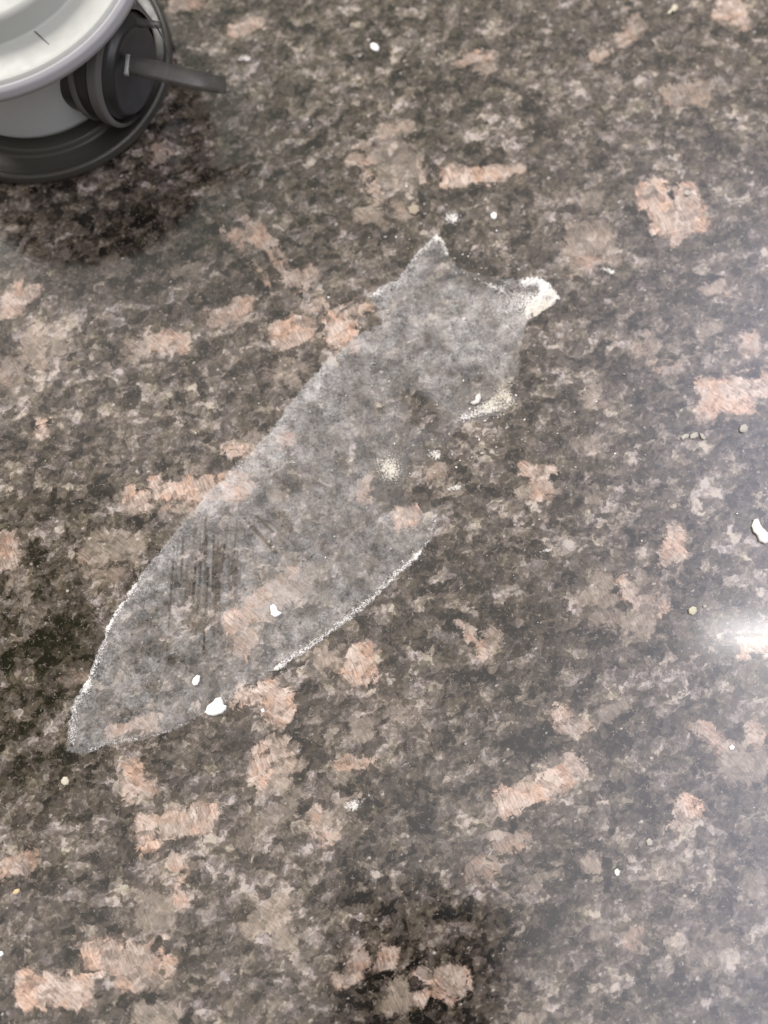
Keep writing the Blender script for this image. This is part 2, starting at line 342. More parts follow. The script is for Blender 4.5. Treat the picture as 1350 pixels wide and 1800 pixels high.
# the slab's edges and underside
bm = bmesh.new(); bm.from_mesh(gm)
edges = [e for e in bm.edges if e.is_boundary]
r_ = bmesh.ops.extrude_edge_only(bm, edges=edges)
vs = [g for g in r_['geom'] if isinstance(g, bmesh.types.BMVert)]
for v_ in vs: v_.co.z = -0.03
bl = [e for e in bm.edges if e.is_boundary]
bmesh.ops.contextual_create(bm, geom=bl)
bm.to_mesh(gm); bm.free()
gm.materials.append(granite())
counter = bpy.data.objects.new('granite_countertop', gm); COL.objects.link(counter)
counter['kind'] = 'structure'

# ------------------------------------------------------------------ object helpers
def link(name, me, mat=None, parent=None, smooth=True):
    o = bpy.data.objects.new(name, me); COL.objects.link(o)
    if mat: me.materials.append(mat)
    if smooth:
        for p in me.polygons: p.use_smooth = True
    if parent: o.parent = parent
    return o
def tag(o, label=None, cat=None, group=None, kind=None):
    for k, v in (('label', label), ('category', cat), ('group', group), ('kind', kind)):
        if v: o[k] = v
    return o
def lathe(name, prof, mat, parent, seg=128, closed=False):
    """profile (radius, z) turned about z"""
    bm = bmesh.new(); rings = []
    for r, z in prof:
        if r < 1e-6: rings.append([bm.verts.new((0, 0, z))])
        else: rings.append([bm.verts.new((r*math.cos(2*math.pi*i/seg), r*math.sin(2*math.pi*i/seg), z)) for i in range(seg)])
    pairs = list(zip(rings, rings[1:]))
    if closed: pairs.append((rings[-1], rings[0]))
    for a, b in pairs:
        for i in range(seg):
            j = (i+1) % seg
            if len(a) == 1: bm.faces.new((a[0], b[i], b[j]))
            elif len(b) == 1: bm.faces.new((a[i], a[j], b[0]))
            else: bm.faces.new((a[i], a[j], b[j], b[i]))
    bmesh.ops.recalc_face_normals(bm, faces=bm.faces)
    me = bpy.data.meshes.new(name); bm.to_mesh(me); bm.free()
    return link(name, me, mat, parent)
def smooth_prof(pts, rad=0.0006, n=4):
    """round the corners of an open profile"""
    out = [pts[0]]
    for a, b, c in zip(pts, pts[1:], pts[2:]):
        a, b, c = map(Vector, (a, b, c)); l1, l2 = (a-b).length, (c-b).length; r = min(rad, l1*.45, l2*.45)
        p, q = b+(a-b).normalized()*r, b+(c-b).normalized()*r
        for i in range(n+1):
            t = i/n; out.append(tuple((1-t)**2*p+2*t*(1-t)*b+t*t*q))
    out.append(pts[-1]); return out

# ------------------------------------------------------------------ dried white film
PXF = [(118,1318),(124,1245),(150,1200),(172,1150),(188,1100),(213,1060),(235,1030),(268,985),(308,935),(350,882),(398,835),(422,812),(450,785),(480,750),(510,710),(545,665),(585,625),(630,590),(668,570),(666,545),(648,520),(665,505),(700,492),(716,465),(737,440),(768,412),(781,425),(786,445),(800,470),(830,478),(870,490),(925,490),(950,488),(970,505),(985,525),(960,548),(935,556),(921,580),(915,620),(915,660),(880,682),(905,710),(880,730),(830,742),(790,770),(780,800),(775,850),(772,905),(762,940),(732,985),(692,1018),(660,1052),(600,1100),(540,1145),(490,1178),(430,1208),(395,1238),(350,1262),(300,1287),(250,1302),(190,1312),(150,1328)]
poly = np.array([tuple(at(*p))[:2] for p in PXF])
def seg_dist(X, Y, pts):
    """distance to a polyline, metres, and the index + fraction of the nearest point"""
    best = np.full(X.shape, 9.0); par = np.zeros(X.shape)
    for i in range(len(pts)-1):
        ax, ay = pts[i]; bx, by = pts[i+1]; ux, uy = bx-ax, by-ay; L = ux*ux+uy*uy+1e-15
        t = np.clip(((X-ax)*ux+(Y-ay)*uy)/L, 0, 1); d = np.hypot(X-ax-t*ux, Y-ay-t*uy)
        m = d < best; best[m] = d[m]; par[m] = (i+t)[m]
    return best, par
def in_poly(X, Y, pts):
    c = np.zeros(X.shape, bool); n = len(pts)
    for i in range(n):
        x1, y1 = pts[i]; x2, y2 = pts[(i+1) % n]
        if y1 == y2: continue
        m = ((y1 > Y) != (y2 > Y)) & (X < (x2-x1)*(Y-y1)/(y2-y1)+x1); c ^= m
    return c
fx = np.arange(poly[:, 0].min()-.004, poly[:, 0].max()+.004, 0.00032); fy = np.arange(poly[:, 1].min()-.004, poly[:, 1].max()+.004, 0.00032)
FX, FY = np.meshgrid(fx, fy)
dp, _ = seg_dist(FX, FY, np.vstack([poly, poly[:1]])); ins = in_poly(FX, FY, poly)
fsd = np.where(ins, -dp, dp)*1000
dens = np.full(FX.shape, 0.50); crust = np.zeros(FX.shape); yel = np.zeros(FX.shape)
def stroke(arr, px, w, amt, gap=1.0, taper=False, one=False):
    """one: the stroke fades inward only"""
    pts = [tuple(at(*p))[:2] for p in px]; d, par = seg_dist(FX, FY, pts); d = d*1000/(w*0.185)
    f = np.exp(-d**2)*amt
    if taper: f *= np.sin(np.clip(par/(len(pts)-1), 0.02, .98)*math.pi)**0.5
    np.copyto(arr, np.maximum(arr, arr+f))
def blob(arr, cx, cy, r, amt, ry=None, ang=0):
    p = at(cx, cy); sc = 0.000185; ry = ry or r
    dx, dy = (FX-p.x)/sc, (FY-p.y)/sc; ca, sa = math.cos(R(ang)), math.sin(R(ang))
    arr += amt*np.exp(-((dx*ca+dy*sa)/r)**2-((-dx*sa+dy*ca)/ry)**2)
# wide soft pale margins on the upper left side
stroke(dens, [(235,1030),(308,935),(398,835),(450,785)], 34, .55)
stroke(dens, [(450,785),(510,710),(585,625),(668,570)], 28, .50)
stroke(dens, [(185,1100),(172,1150),(124,1245),(118,1318)], 40, .22)
stroke(dens, [(650,520),(700,492),(737,440),(768,412)], 22, .40)
stroke(dens, [(690,1018),(600,1100),(490,1178)], 30, .22)
# crusty bright lines
stroke(crust, [(122,1300),(125,1245),(150,1205)], 13, .50); stroke(crust, [(150,1205),(173,1152),(190,1100)], 9, .60); stroke(crust, [(190,1100),(215,1060),(236,1030)], 6, .8)
stroke(crust, [(236,1030),(270,985),(310,937)], 4, .45)
stroke(crust, [(400,836),(425,812),(452,786)], 9, .4)
stroke(crust, [(650,522),(665,508),(700,494),(716,468),(737,443),(766,416)], 8, .55); stroke(crust, [(768,414),(781,426),(785,443)], 8, .9); stroke(crust, [(786,446),(798,470)], 4, .5)
stroke(crust, [(670,540),(672,560)], 8, .5)
stroke(crust, [(768,905),(760,940),(733,980)], 5, .75); stroke(crust, [(733,980),(692,1016),(660,1050),(600,1098),(545,1138),(492,1172)], 11, .82)
stroke(crust, [(492,1172),(430,1204),(396,1232)], 4, .6); stroke(crust, [(350,1260),(300,1284),(255,1298)], 5, .6); stroke(crust, [(240,1300),(190,1305),(150,1322)], 6, .65)
stroke(crust, [(800,478),(840,490),(880,510)], 7, .45)
# chalk
blob(dens, 905, 545, 80, .35, 45, 25); blob(dens, 900, 600, 50, .15); blob(dens, 810, 560, 110, .22); blob(dens, 560, 700, 60, .10)
stroke(crust, [(925,494),(945,491),(958,503),(966,514),(982,524)], 11, 1.25); stroke(crust, [(984,527),(958,542),(932,556)], 9, 1.15); stroke(crust, [(960,505),(948,528),(935,545)], 8, .9)
blob(crust, 935, 532, 30, .55, 22, 20); blob(crust, 895, 535, 55, .35); stroke(crust, [(985,522),(1010,510),(1040,500)], 5, .5)
blob(crust, 880, 690, 40, .42, 22, -60); blob(yel, 888, 690, 50, .9); blob(yel, 950, 545, 40, .5, 18, 30)
blob(crust, 850, 715, 34, .7, 16, 10); blob(crust, 815, 735, 16, .7, 12)
blob(crust, 835, 730, 30, .3, 8, 10)
stroke(crust, [(838,728),(860,712),(884,690),(900,668)], 9, .35); stroke(crust, [(915,600),(912,650),(898,672)], 6, .4); stroke(yel, [(918,600),(915,655),(905,720)], 14, .7); stroke(crust, [(860,722),(905,715)], 7, .4)
blob(crust, 845, 640, 14, .5, 6, -30); blob(crust, 685, 545, 8, .7, 6); blob(crust, 665, 520, 10, .5, 8); blob(crust, 815, 563, 6, 1.0, 9)
# thin or bare places
for cx, cy, r, a, ry, ang in [(730,705,32,-.7,20,-20),(742,730,26,-.5,18,20),(880,612,24,-.35,16,0),(760,745,40,-.30,26,0),(800,800,60,-.40,50,0),(760,850,40,-.40,50,0),(740,870,50,-.25,40,0),(690,850,40,-.18,40,0),
        (335,1075,30,-.18,50,0),(370,960,34,-.14,60,10),(500,850,30,-.12,20,0),(512,932,16,-.5,9,10),(485,905,10,-.4,8,0),(300,1160,11,-.5,9,0),(268,1047,7,-.5,8,0),(290,1060,5,-.5,5,0),(275,1072,9,-.4,7,0),(585,1103,7,-.5,6,0),(755,594,7,-.6,9,0),(795,658,9,-.5,7,0),(845,665,9,-.5,7,0),(345,1095,22,-.35,14,0),(640,710,40,-.12,30,0),
        (400,1150,60,-.12,26,30),(330,1170,34,-.15,40,0),(250,1320,90,-.22,10,5),(830,492,50,-.15,14,-10),(850,520,30,-.15,20,0),(840,500,24,-.25,14,0),(515,860,16,-.25,12,0),(560,880,70,-.06,40,0)]:
    blob(dens, cx, cy, r, a, ry, ang)
# cleaner streaks rubbed into the film
for i in range(34):
    x0 = random.uniform(305, 415); y0 = random.uniform(900, 1010); L = random.uniform(50, 170)
    stroke(dens, [(x0, y0), (x0-L*random.uniform(.0, .09), y0+L)], random.uniform(1.6, 4.0), -random.uniform(.12, .34), taper=False)
def cut(px, w, amt):
    pts = [tuple(at(*p))[:2] for p in px]; d, _ = seg_dist(FX, FY, pts); dens[...] -= np.exp(-(d*1000/(w*.185))**2)*amt
for i in range(34):
    x0 = random.uniform(305, 420); y0 = random.uniform(900, 1010); L = random.uniform(40, 170)
    cut([(x0, y0), (x0-L*random.uniform(.0, .10), y0+L)], random.uniform(1.3, 2.6), random.uniform(.15, .55))
cut([(405,882),(440,922)], 2.0, .3); cut([(440,922),(485,970)], 2.6, 1.5); cut([(452,908),(500,955)], 2.0, .5); cut([(455,812),(500,850)], 2.0, .4); cut([(470,915),(520,960)], 1.8, .25); cut([(440,840),(480,868)], 1.6, .3)
stroke(crust, [(130,1300),(134,1245),(160,1200),(184,1150),(200,1100),(226,1060),(246,1030)], 14, .35)
stroke(crust, [(246,1030),(320,937),(410,842),(460,795),(520,718),(592,634),(672,575)], 16, .22)
stroke(crust, [(660,515),(708,500),(732,460),(765,425)], 16, .30)
stroke(crust, [(726,975),(685,1010),(650,1044),(592,1092),(540,1130),(486,1168)], 11, .12)
blob(crust, 900, 535, 70, .28)
blob(dens, 850, 488, 60, -.3, 14, -4); blob(dens, 915, 640, 18, -.3, 50, 0); blob(crust, 885, 690, 40, .18, 26, -60)
dens = np.clip(dens, 0, 1.5); crust = np.clip(crust, 0, 1.4); yel = np.clip(yel, 0, 1)
keep = fsd < 3.0
lump = np.vectorize(lambda x, y: mnoise.fractal(Vector((x*900, y*900, 3.1)), 0.6, 2.0, 3))(FX, FY)
FZ = 0.00010 + 0.00008*np.clip(dens, 0, 1) + 0.00042*crust*np.clip(0.6+lump, 0, 2)*(fsd < 1.2)
fm, sel = grid_mesh('residue_film', FX, FY, FZ, keep)
put_attr(fm, 'film', np.clip(fsd/20+.5, 0, 1), dens/1.5, crust/1.4, sel); put_attr(fm, 'stain', yel, yel*0, yel*0, sel)

def film_mat():
    t = NT('dried_white_residue'); P = t.pos()
    A = t.sep(t.attr('film').outputs['Color']); Yl = t.sep(t.attr('stain').outputs['Color'])
    n1 = t.noise(t.warp(P, 0.5, 2.0, 2), 0.24, 5, 0.62); n2 = t.noise(P, 1.1, 5, 0.72); n3 = t.noise(t.warp(P, 1.5, 0.8, 2), 2.2, 3, 0.7)
    sdv = t.math('MULTIPLY', t.math('SUBTRACT', A[0], 0.5), 20.0)
    sdv = t.math('MULTIPLY_ADD', t.math('SUBTRACT', n2, 0.5), 2.6, sdv); sdv = t.math('MULTIPLY_ADD', t.math('SUBTRACT', n1, 0.5), 4.6, sdv); sdv = t.math('MULTIPLY_ADD', t.math('SUBTRACT', t.noise(P, 0.6, 3, 0.6), 0.5), 2.4, sdv)
    edge = t.step(sdv, 0.15, -0.30)
    d = t.math('MULTIPLY', A[1], 1.5); cr = t.math('MULTIPLY', A[2], 1.4)
    nb = t.noise(t.warp(P, 0.15, 6.0, 2), 0.085, 3, 0.5)
    m = t.math('MULTIPLY_ADD', n1, 1.3, t.math('MULTIPLY', n2, 1.4)); m = t.math('MULTIPLY_ADD', n3, 0.6, m); m = t.math('SUBTRACT', m, 1.21)
    a = t.math('MULTIPLY', t.math('MULTIPLY', d, m), t.step(nb, 0.32, 0.66, 0.44, 0.98))
    a = t.math('MINIMUM', t.math('MAXIMUM', a, 0.0), 0.80)
    # tiny pits without film
    vp = t.voro(t.warp(P, 0.9, 1.6), 0.34); rp = t.sep(vp.outputs['Color'])
    pit = t.math('MULTIPLY', t.step(vp.outputs['Distance'], 0.22, 0.12), t.math('GREATER_THAN', rp[0], 0.80))
    a = t.math('MULTIPLY', a, t.math('SUBTRACT', 1.0, t.math('MULTIPLY', pit, 0.85)))
    cm = t.step(t.math('MULTIPLY_ADD', n3, 0.9, t.math('MULTIPLY', n2, 0.6)), 0.62, 0.86)
    thr = t.math('SUBTRACT', 1.03, t.math('MULTIPLY', cr, 0.42))
    cs = t.math('MULTIPLY_ADD', n3, 0.9, t.math('MULTIPLY', n2, 0.55))
    ca = t.step(t.math('SUBTRACT', cs, thr), -0.08, 0.16, 0.0, 0.92)
    ca = t.math('MULTIPLY', ca, t.step(cr, 0.02, 0.2))
    al = t.math('MAXIMUM', a, ca)
    al = t.math('MULTIPLY', al, edge)
    col = t.mix(t.step(n1, 0.35, 0.65), (0.62, 0.61, 0.62), (0.80, 0.78, 0.77))
    white = t.mix(Yl[0], (0.84, 0.82, 0.79), (0.74, 0.68, 0.52))
    col = t.mix(t.math('MULTIPLY', ca, 1.0), col, white)
    col = t.mix(t.math('MULTIPLY', Yl[0], 0.35), col, (0.50, 0.44, 0.32))
    bmp = t.n('ShaderNodeBump'); bmp.inputs['Strength'].default_value = 0.5; bmp.inputs['Distance'].default_value = 0.0003
    t.put(bmp.inputs['Height'], t.math('MULTIPLY', n3, t.math('ADD', ca, 0.25)))
    b = t.bsdf(col, 0.55, Specular_IOR_Level=0.35); t.put(b.inputs['Normal'], bmp.outputs[0])
    tr = t.n('ShaderNodeBsdfTransparent'); mx = t.n('ShaderNodeMixShader'); t.put(mx.inputs[0], al)
    t.put(mx.inputs[1], tr.outputs[0]); t.put(mx.inputs[2], b.outputs[0]); t.put(t.out.inputs[0], mx.outputs[0])
    return t.m
film = link('residue_film', fm, film_mat())
tag(film, 'translucent grey white dried residue with chalky edges stuck on the brown granite', 'dried residue')

# ------------------------------------------------------------------ loose chips and specks
def chalk_mat(name, c1, c2):
    t = NT(name); P = t.pos(); n = t.noise(P, 1.2, 4, 0.6)
    b = t.bsdf(t.mix(n, c1, c2), 0.7)
    bmp = t.n('ShaderNodeBump'); bmp.inputs['Strength'].default_value = 0.4; bmp.inputs['Distance'].default_value = 0.0003
    t.put(bmp.inputs['Height'], n); t.put(b.inputs['Normal'], bmp.outputs[0]); t.put(t.out.inputs[0], b.outputs[0]); return t.m
M_white = chalk_mat('chalky_white', (0.90, 0.90, 0.87), (0.97, 0.97, 0.95))
M_pale = chalk_mat('chalky_pale', (0.38, 0.365, 0.33), (0.55, 0.53, 0.48))
M_cream = chalk_mat('cream_crumb', (0.50, 0.46, 0.35), (0.66, 0.62, 0.50))
M_tan = chalk_mat('tan_crumb', (0.30, 0.25, 0.18), (0.42, 0.36, 0.27))
M_gold = chalk_mat('golden_crumb', (0.50, 0.36, 0.18), (0.75, 0.62, 0.40))
def chip_mesh(name, outline, h, seed):
    """flat flake with an uneven rounded top; outline in metres about the origin"""
    bm = bmesh.new(); n = len(outline); rnd = random.Random(seed)
    pts = []
    for i in range(n):                                   # subdivide with small jitter
        a = Vector(outline[i]); b = Vector(outline[(i+1) % n]); L = (b-a).length
        for k in range(3):
            p = a.lerp(b, k/3); pts.append(p+Vector((rnd.uniform(-1, 1), rnd.uniform(-1, 1)))*L*.05)
    rings = []
    for s, z in ((0.96, 0.0), (1.0, .35), (.95, .8), (.80, 1.0), (.45, 1.08)):
        rings.append([bm.verts.new((p.x*s, p.y*s, h*z*(1 if s > .9 else rnd.uniform(.85, 1.15)))) for p in pts])
    top = bm.verts.new((0, 0, h*1.1)); bot = bm.verts.new((0, 0, 0)); m = len(pts)
    for a, b in zip(rings, rings[1:]):
        for i in range(m): bm.faces.new((a[i], a[(i+1) % m], b[(i+1) % m], b[i]))
    for i in range(m):
        bm.faces.new((rings[-1][i], rings[-1][(i+1) % m], top)); bm.faces.new((rings[0][(i+1) % m], rings[0][i], bot))
    me = bpy.data.meshes.new(name); bm.to_mesh(me); bm.free(); return me
def chip(px_outline, h, mat, label, name='white_chip', cat='chip', z=0.0001, group=None):
    pts = [at(*p) for p in px_outline]; c = sum((Vector(p) for p in pts), Vector())/len(pts)
    me = chip_mesh(name, [((p-c).x, (p-c).y) for p in pts], h, len(px_outline)+int(px_outline[0][0]))
    o = link(name, me, mat); o.location = (c.x, c.y, z); tag(o, label, cat, group); return o
chip([(361,1252),(366,1240),(375,1234),(380,1227),(389,1225),(393,1232),(394,1238),(400,1240),(398,1247),(390,1254),(378,1258),(368,1257)], 0.0012, M_white,
     'largest bright white chip, on the lower edge of the grey film', z=0.0003)
chip([(338,1199),(341,1192),(347,1186),(353,1188),(352,1196),(348,1204),(341,1205)], 0.0009, M_white, 'small white chip on the film, just above the largest white chip', z=0.0003)
chip([(475,1065),(482,1062),(487,1066),(488,1073),(497,1078),(492,1081),(484,1086),(477,1081)], 0.0009, M_white, 'small ragged white chip on the pink crystal under the film', z=0.0003)
chip([(1320,925),(1324,914),(1330,912),(1334,922),(1342,932),(1350,940),(1352,952),(1343,957),(1334,952),(1330,942),(1324,936)], 0.0012, M_white, 'bright white chip at the right edge of the photo, above the lamp glare')
chip([(651,80),(656,77),(663,80),(667,86),(664,92),(657,91),(652,87)], 0.0008, M_white, 'small oval white chip alone on the granite at the top', z=0.0001)
chip([(1299,754),(1302,748),(1309,746),(1314,751),(1313,758),(1306,762),(1300,760)], 0.0008, M_pale, 'small round pale chip below the pink crystal by the right edge', z=0.0001)
chip([(1196,768),(1202,764),(1210,763),(1210,769),(1203,772),(1199,775)], 0.0006, M_pale, 'left one of three pale flakes in a row below the right pink crystal')
chip([(1212,766),(1218,761),(1225,760),(1227,767),(1219,772),(1213,772)], 0.0006, M_pale, 'middle one of three pale flakes in a row below the right pink crystal')
chip([(1229,762),(1234,763),(1240,770),(1237,774),(1232,771)], 0.0006, M_pale, 'right one of three pale flakes in a row below the right pink crystal')
chip([(1210,1070),(1216,1066),(1223,1067),(1224,1076),(1217,1082),(1210,1079)], 0.0008, M_cream, 'cream angular crumb left of the white lamp glare', 'cream_crumb', 'crumb')
chip([(1235,1064),(1241,1063),(1242,1068),(1236,1069)], 0.0005, M_pale, 'tiny pale flake just right of the cream angular crumb')
chip([(109,1370),(113,1365),(119,1365),(123,1371),(121,1378),(114,1380),(109,1376)], 0.0008, M_cream, 'round yellowish crumb below the bottom left tip of the film', 'cream_crumb', 'crumb')
chip([(862,378),(867,374),(873,377),(873,384),(868,388),(863,384)], 0.0008, M_white, 'small white chip right of the chalky patch above the film')
chip([(717,366),(726,361),(736,362),(737,372),(730,379),(720,376)], 0.0006, M_tan, 'tan cream crumb above the top corner of the film', 'cream_crumb', 'crumb')
chip([(1172,25),(1178,17),(1183,10),(1190,11),(1191,17),(1185,23),(1180,22),(1176,28)], 0.0008, M_cream, 'cream crumb with a tail at the top edge of the photo', 'cream_crumb', 'crumb')
chip([(22,1571),(27,1563),(35,1561),(37,1566),(31,1571),(26,1571)], 0.0007, M_gold, 'golden crumb at the left edge below the film', 'golden_crumb', 'crumb')
chip([(1080,1529),(1084,1526),(1089,1530),(1088,1538),(1083,1539),(1080,1534)], 0.0006, M_white, 'small white chip in the lower right area of bare granite')
chip([(1135,1477),(1141,1472),(1147,1478),(1146,1485),(1138,1486)], 0.0005, M_pale, 'pale grey flake above the small white chip at lower right')
chip([(1281,1312),(1286,1308),(1291,1312),(1289,1317),(1283,1318)], 0.0005, M_white, 'white chip on the beige crystal at the right edge')
chip([(0,1672),(5,1671),(8,1676),(4,1680),(-1,1678)], 0.0006, M_white, 'white chip at the left edge on the dark granite near the bottom')
chip([(1202,338),(1207,335),(1213,339),(1210,345),(1203,344)], 0.0005, M_pale, 'pale flake on the twin pink crystal at upper right')
chip([(458,1246),(464,1245),(466,1250),(461,1253)], 0.0005, M_white, 'tiny white chip on the orange crystal right of the largest white chip')
# chalky clumps around the head of the film
def clump(cx, cy, pts, h, mat, label, name='chalky_clump'):
    return chip([(cx+a, cy+b) for a, b in pts], h, mat, label, name, 'clump', z=0.0003)
M_chalk = chalk_mat('chalk_crust', (0.50, 0.49, 0.47), (0.86, 0.84, 0.80))
clump(838, 705, [(-2,-8),(5,-14),(8,-6),(4,4),(-6,8),(-12,4),(-4,0)], 0.0007, M_chalk, 'curved white flake beside the dark pit of the film')
def crust_patch(cx, cy, rx, ry, ang, yellow, label, seed):
    """a patch of stuck powder: its own small grid with ragged cover"""
    p = at(cx, cy); sc = 0.000185; ext = max(rx, ry)*sc*1.3; a = np.arange(-ext, ext, 0.0003); gx, gy = np.meshgrid(a, a)
    ca, sa = math.cos(R(ang)), math.sin(R(ang)); d = np.sqrt(((gx*ca+gy*sa)/(rx*sc))**2+((-gx*sa+gy*ca)/(ry*sc))**2)
    cr = np.clip(1.15-d, 0, 1)
    l = np.vectorize(lambda x, y: mnoise.fractal(Vector((x*1100+seed, y*1100, 3.1)), 0.6, 2.0, 3))(gx, gy)
    z = 0.0001+0.0004*cr*np.clip(.6+l, 0, 2)
    me, s_ = grid_mesh('crust_patch', gx, gy, z, d < 1.2)
    put_attr(me, 'film', np.clip((d-1.05)*.25+.5, 0, 1), cr*0, cr*.85/1.4*1.25, s_); y = np.full(gx.shape, yellow); put_attr(me, 'stain', y, y*0, y*0, s_)
    o = link('crust_patch', me, film.data.materials[0]); o.location = (p.x, p.y, 0.0004); return tag(o, label, 'crust')
crust_patch(685, 825, 34, 42, 20, .55, 'yellowish chalky crust on the middle of the film near the round pink crystal', 3)
crust_patch(795, 385, 26, 20, 30, .05, 'white chalky patch just above the top corner of the film', 9)
crust_patch(1070, 478, 22, 9, -20, .05, 'small streak of white powder right of the chalky crust', 14)
crust_patch(890, 700, 22, 30, 20, .7, 'yellow crust at the right edge of the film', 21)
crust_patch(765, 800, 18, 16, 0, .3, 'small pale crust right of the large yellowish chalky crust', 27)
crust_patch(800, 858, 26, 8, 15, .3, 'thin pale crust streak above right of the round pink crystal', 33)
crust_patch(620, 1415, 24, 14, 20, .1, 'whitish powder on the beige crystal below the film', 39)
crust_patch(432, 105, 26, 10, 5, .1, 'faint white powder near the clear lever of the canister', 45)
crust_patch(960, 968, 16, 4, 15, .1, 'thin white powder streak right of the lower end of the film', 51)

# tiny specks, each its own object; a few shared meshes
spk = []
for k in range(6):
    o_ = [(math.cos(a)*random.uniform(.7, 1.2), math.sin(a)*random.uniform(.6, 1.1)) for a in np.linspace(0, 2*math.pi, 6, endpoint=False)]
    me = chip_mesh('white_speck', [(x*.001, y*.001) for x, y in o_], .0007, k); me.materials.append(M_white if k < 2 else (M_pale if k < 4 else M_cream))
    for p in me.polygons: p.use_smooth = True
    spk.append(me)
WHERE = [(880, 715, 'around the yellow crust at the right edge of the film'), (770, 790, 'between the two pale crusts on the film'), (985, 770, 'on bare granite right of the yellow crust'),
         (910, 440, 'around the chalky head at the top right of the film'), (690, 400, 'on dark granite above the top corner of the film'), (620, 650, 'on the upper middle of the grey film'),
         (1030, 930, 'on the granite between the film and the right glare'), (830, 1150, 'on the granite below the lower edge of the film'), (560, 790, 'on the middle of the film near its upper left margin'), (330, 1080, 'on the lower left part of the film')]
def speck(px, py, r):
    p = at(px, py); me = random.choice(spk)
    o = bpy.data.objects.new('white_speck', me); COL.objects.link(o); o.location = (p.x, p.y, 0.0002); s_ = r*0.185
    o.scale = (s_, s_*random.uniform(.6, 1), s_*.8); o.rotation_euler = (0, 0, random.uniform(0, 6.28))
    w = min(WHERE, key=lambda q: (q[0]-px)**2+(q[1]-py)**2)[2]
    tag(o, 'tiny whitish powder speck '+w, 'speck', 'tiny powder specks '+w)
clusters = [(860,720,60,50,40),(800,780,70,60,32),(960,760,90,80,46),(900,480,100,70,26),(700,400,80,60,16),(640,640,60,80,18),(690,660,60,50,14),(1000,900,160,120,22),(830,1150,200,150,14),(560,750,90,80,12),(600,520,60,60,8),(300,1060,80,90,8),(720,960,60,50,10)]
for cx, cy, sx, sy, n in clusters:
    for i in range(n):
        x, y = random.gauss(cx, sx*.7), random.gauss(cy, sy*.7); speck(x, y, random.choice((.7, .8, 1.0, 1.1, 1.3, 1.6, 2.2)))

# ------------------------------------------------------------------ canister
AX, AY = -0.1244, 0.1644
can = bpy.data.objects.new('lidded_canister', None); COL.objects.link(can); can.location = (AX, AY, 0)
tag(can, 'white lidded grey canister on a round dark base with a dark side knob', 'canister')
def plastic(name, col, rough, **k):
    t = NT(name); P = t.pos(); n = t.noise(P, 0.3, 4, 0.6); n2 = t.noise(P, 6.0, 2, 0.5)
    c2 = tuple(x*0.93 for x in col)
    b = t.bsdf(t.mix(n, col, c2), t.step(n, .3, .7, rough-.05, rough+.06), **k)
    bmp = t.n('ShaderNodeBump'); bmp.inputs['Strength'].default_value = 0.15; bmp.inputs['Distance'].default_value = 0.0001
    t.put(bmp.inputs['Height'], n2); t.put(b.inputs['Normal'], bmp.outputs[0]); t.put(t.out.inputs[0], b.outputs[0]); return t.m
M_lid = plastic('white_plastic', (0.40, 0.412, 0.385), 0.45); M_rim = plastic('pale_grey_plastic', (0.33, 0.328, 0.345), 0.42)
M_body = plastic('grey_white_plastic', (0.66, 0.69, 0.70), 0.45); M_dark = plastic('dark_olive_grey_plastic', (0.045, 0.043, 0.036), 0.36)
M_knob = plastic('dark_grey_plastic', (0.024, 0.024, 0.024), 0.33); M_band = plastic('mid_grey_plastic', (0.13, 0.127, 0.125), 0.35)
M_ink = plastic('black_line', (0.03, 0.03, 0.03), 0.5)
def clear_mat():
    t = NT('clear_plastic'); b = t.bsdf((0.10, 0.095, 0.09), 0.3); P = t.pos()
    tr = t.n('ShaderNodeBsdfTransparent'); mx = t.n('ShaderNodeMixShader'); t.put(mx.inputs[0], t.step(t.noise(P, .2, 2), .3, .7, .55, .62))
    t.put(mx.inputs[1], tr.outputs[0]); t.put(mx.inputs[2], b.outputs[0]); t.put(t.out.inputs[0], mx.outputs[0]); return t.m
M_clear = clear_mat()
H = 0.0498; RL = 0.0523
mm = 0.001
base_o = lathe('base', smooth_prof([(0, .0006), (RL*.84, .0006), (.0470, .0006), (.0486, .0022), (.0480, .0046), (.0466, .0050), (.0458, .0036), (.0425, .0030), (.0390, .0032), (.0376, .0052), (.0352, .0054), (0, .0054)], .0008), M_dark, can)
body = lathe('body', smooth_prof([(0, .0040), (.0330, .0050), (.0348, .0080), (.0362, .030), (.0374, .0310), (.0385, .0440), (.0385, .0455), (0, .0455)], .001), M_body, can)
lid = lathe('lid', smooth_prof([(0, .0450), (.0495, .0450), (.0512, .0468), (.0508, .0490), (.0490, .0502), (.0482, .0497), (.0400, .0496), (.0375, .0497), (.0357, .0555), (.0345, .0562), (0, .0562)], .0008), M_lid, can)
rim = lathe('lid_rim', smooth_prof([(.0505, .0455), (.0528, .0462), (.0533, .0478), (.0526, .0496), (.0512, .0502), (.0504, .0497)], .0005), M_rim, lid)
# seam line across the lid
def ribbon(name, a, b, w, z0, z1, mat, parent):
    a, b = Vector(a), Vector(b); n = Vector((-(b-a).y, (b-a).x)).normalized()*w/2
    bm = bmesh.new(); q = [a-n, b-n*.5, b+n*.5, a+n]
    lo = [bm.verts.new((p.x, p.y, z0)) for p in q]; hi = [bm.verts.new((p.x, p.y, z1)) for p in q]
    bm.faces.new(hi); bm.faces.new(lo[::-1])
    for i in range(4): bm.faces.new((lo[i], lo[(i+1) % 4], hi[(i+1) % 4], hi[i]))
    me = bpy.data.meshes.new(name); bm.to_mesh(me); bm.free(); return link(name, me, mat, parent, False)
A_ = at(49, 44, .0497); B_ = at(86, 78, .0497)
ribbon('seam_line', (A_.x-AX, A_.y-AY), (B_.x-AX, B_.y-AY), .0005, .0494, .04975, M_ink, lid)

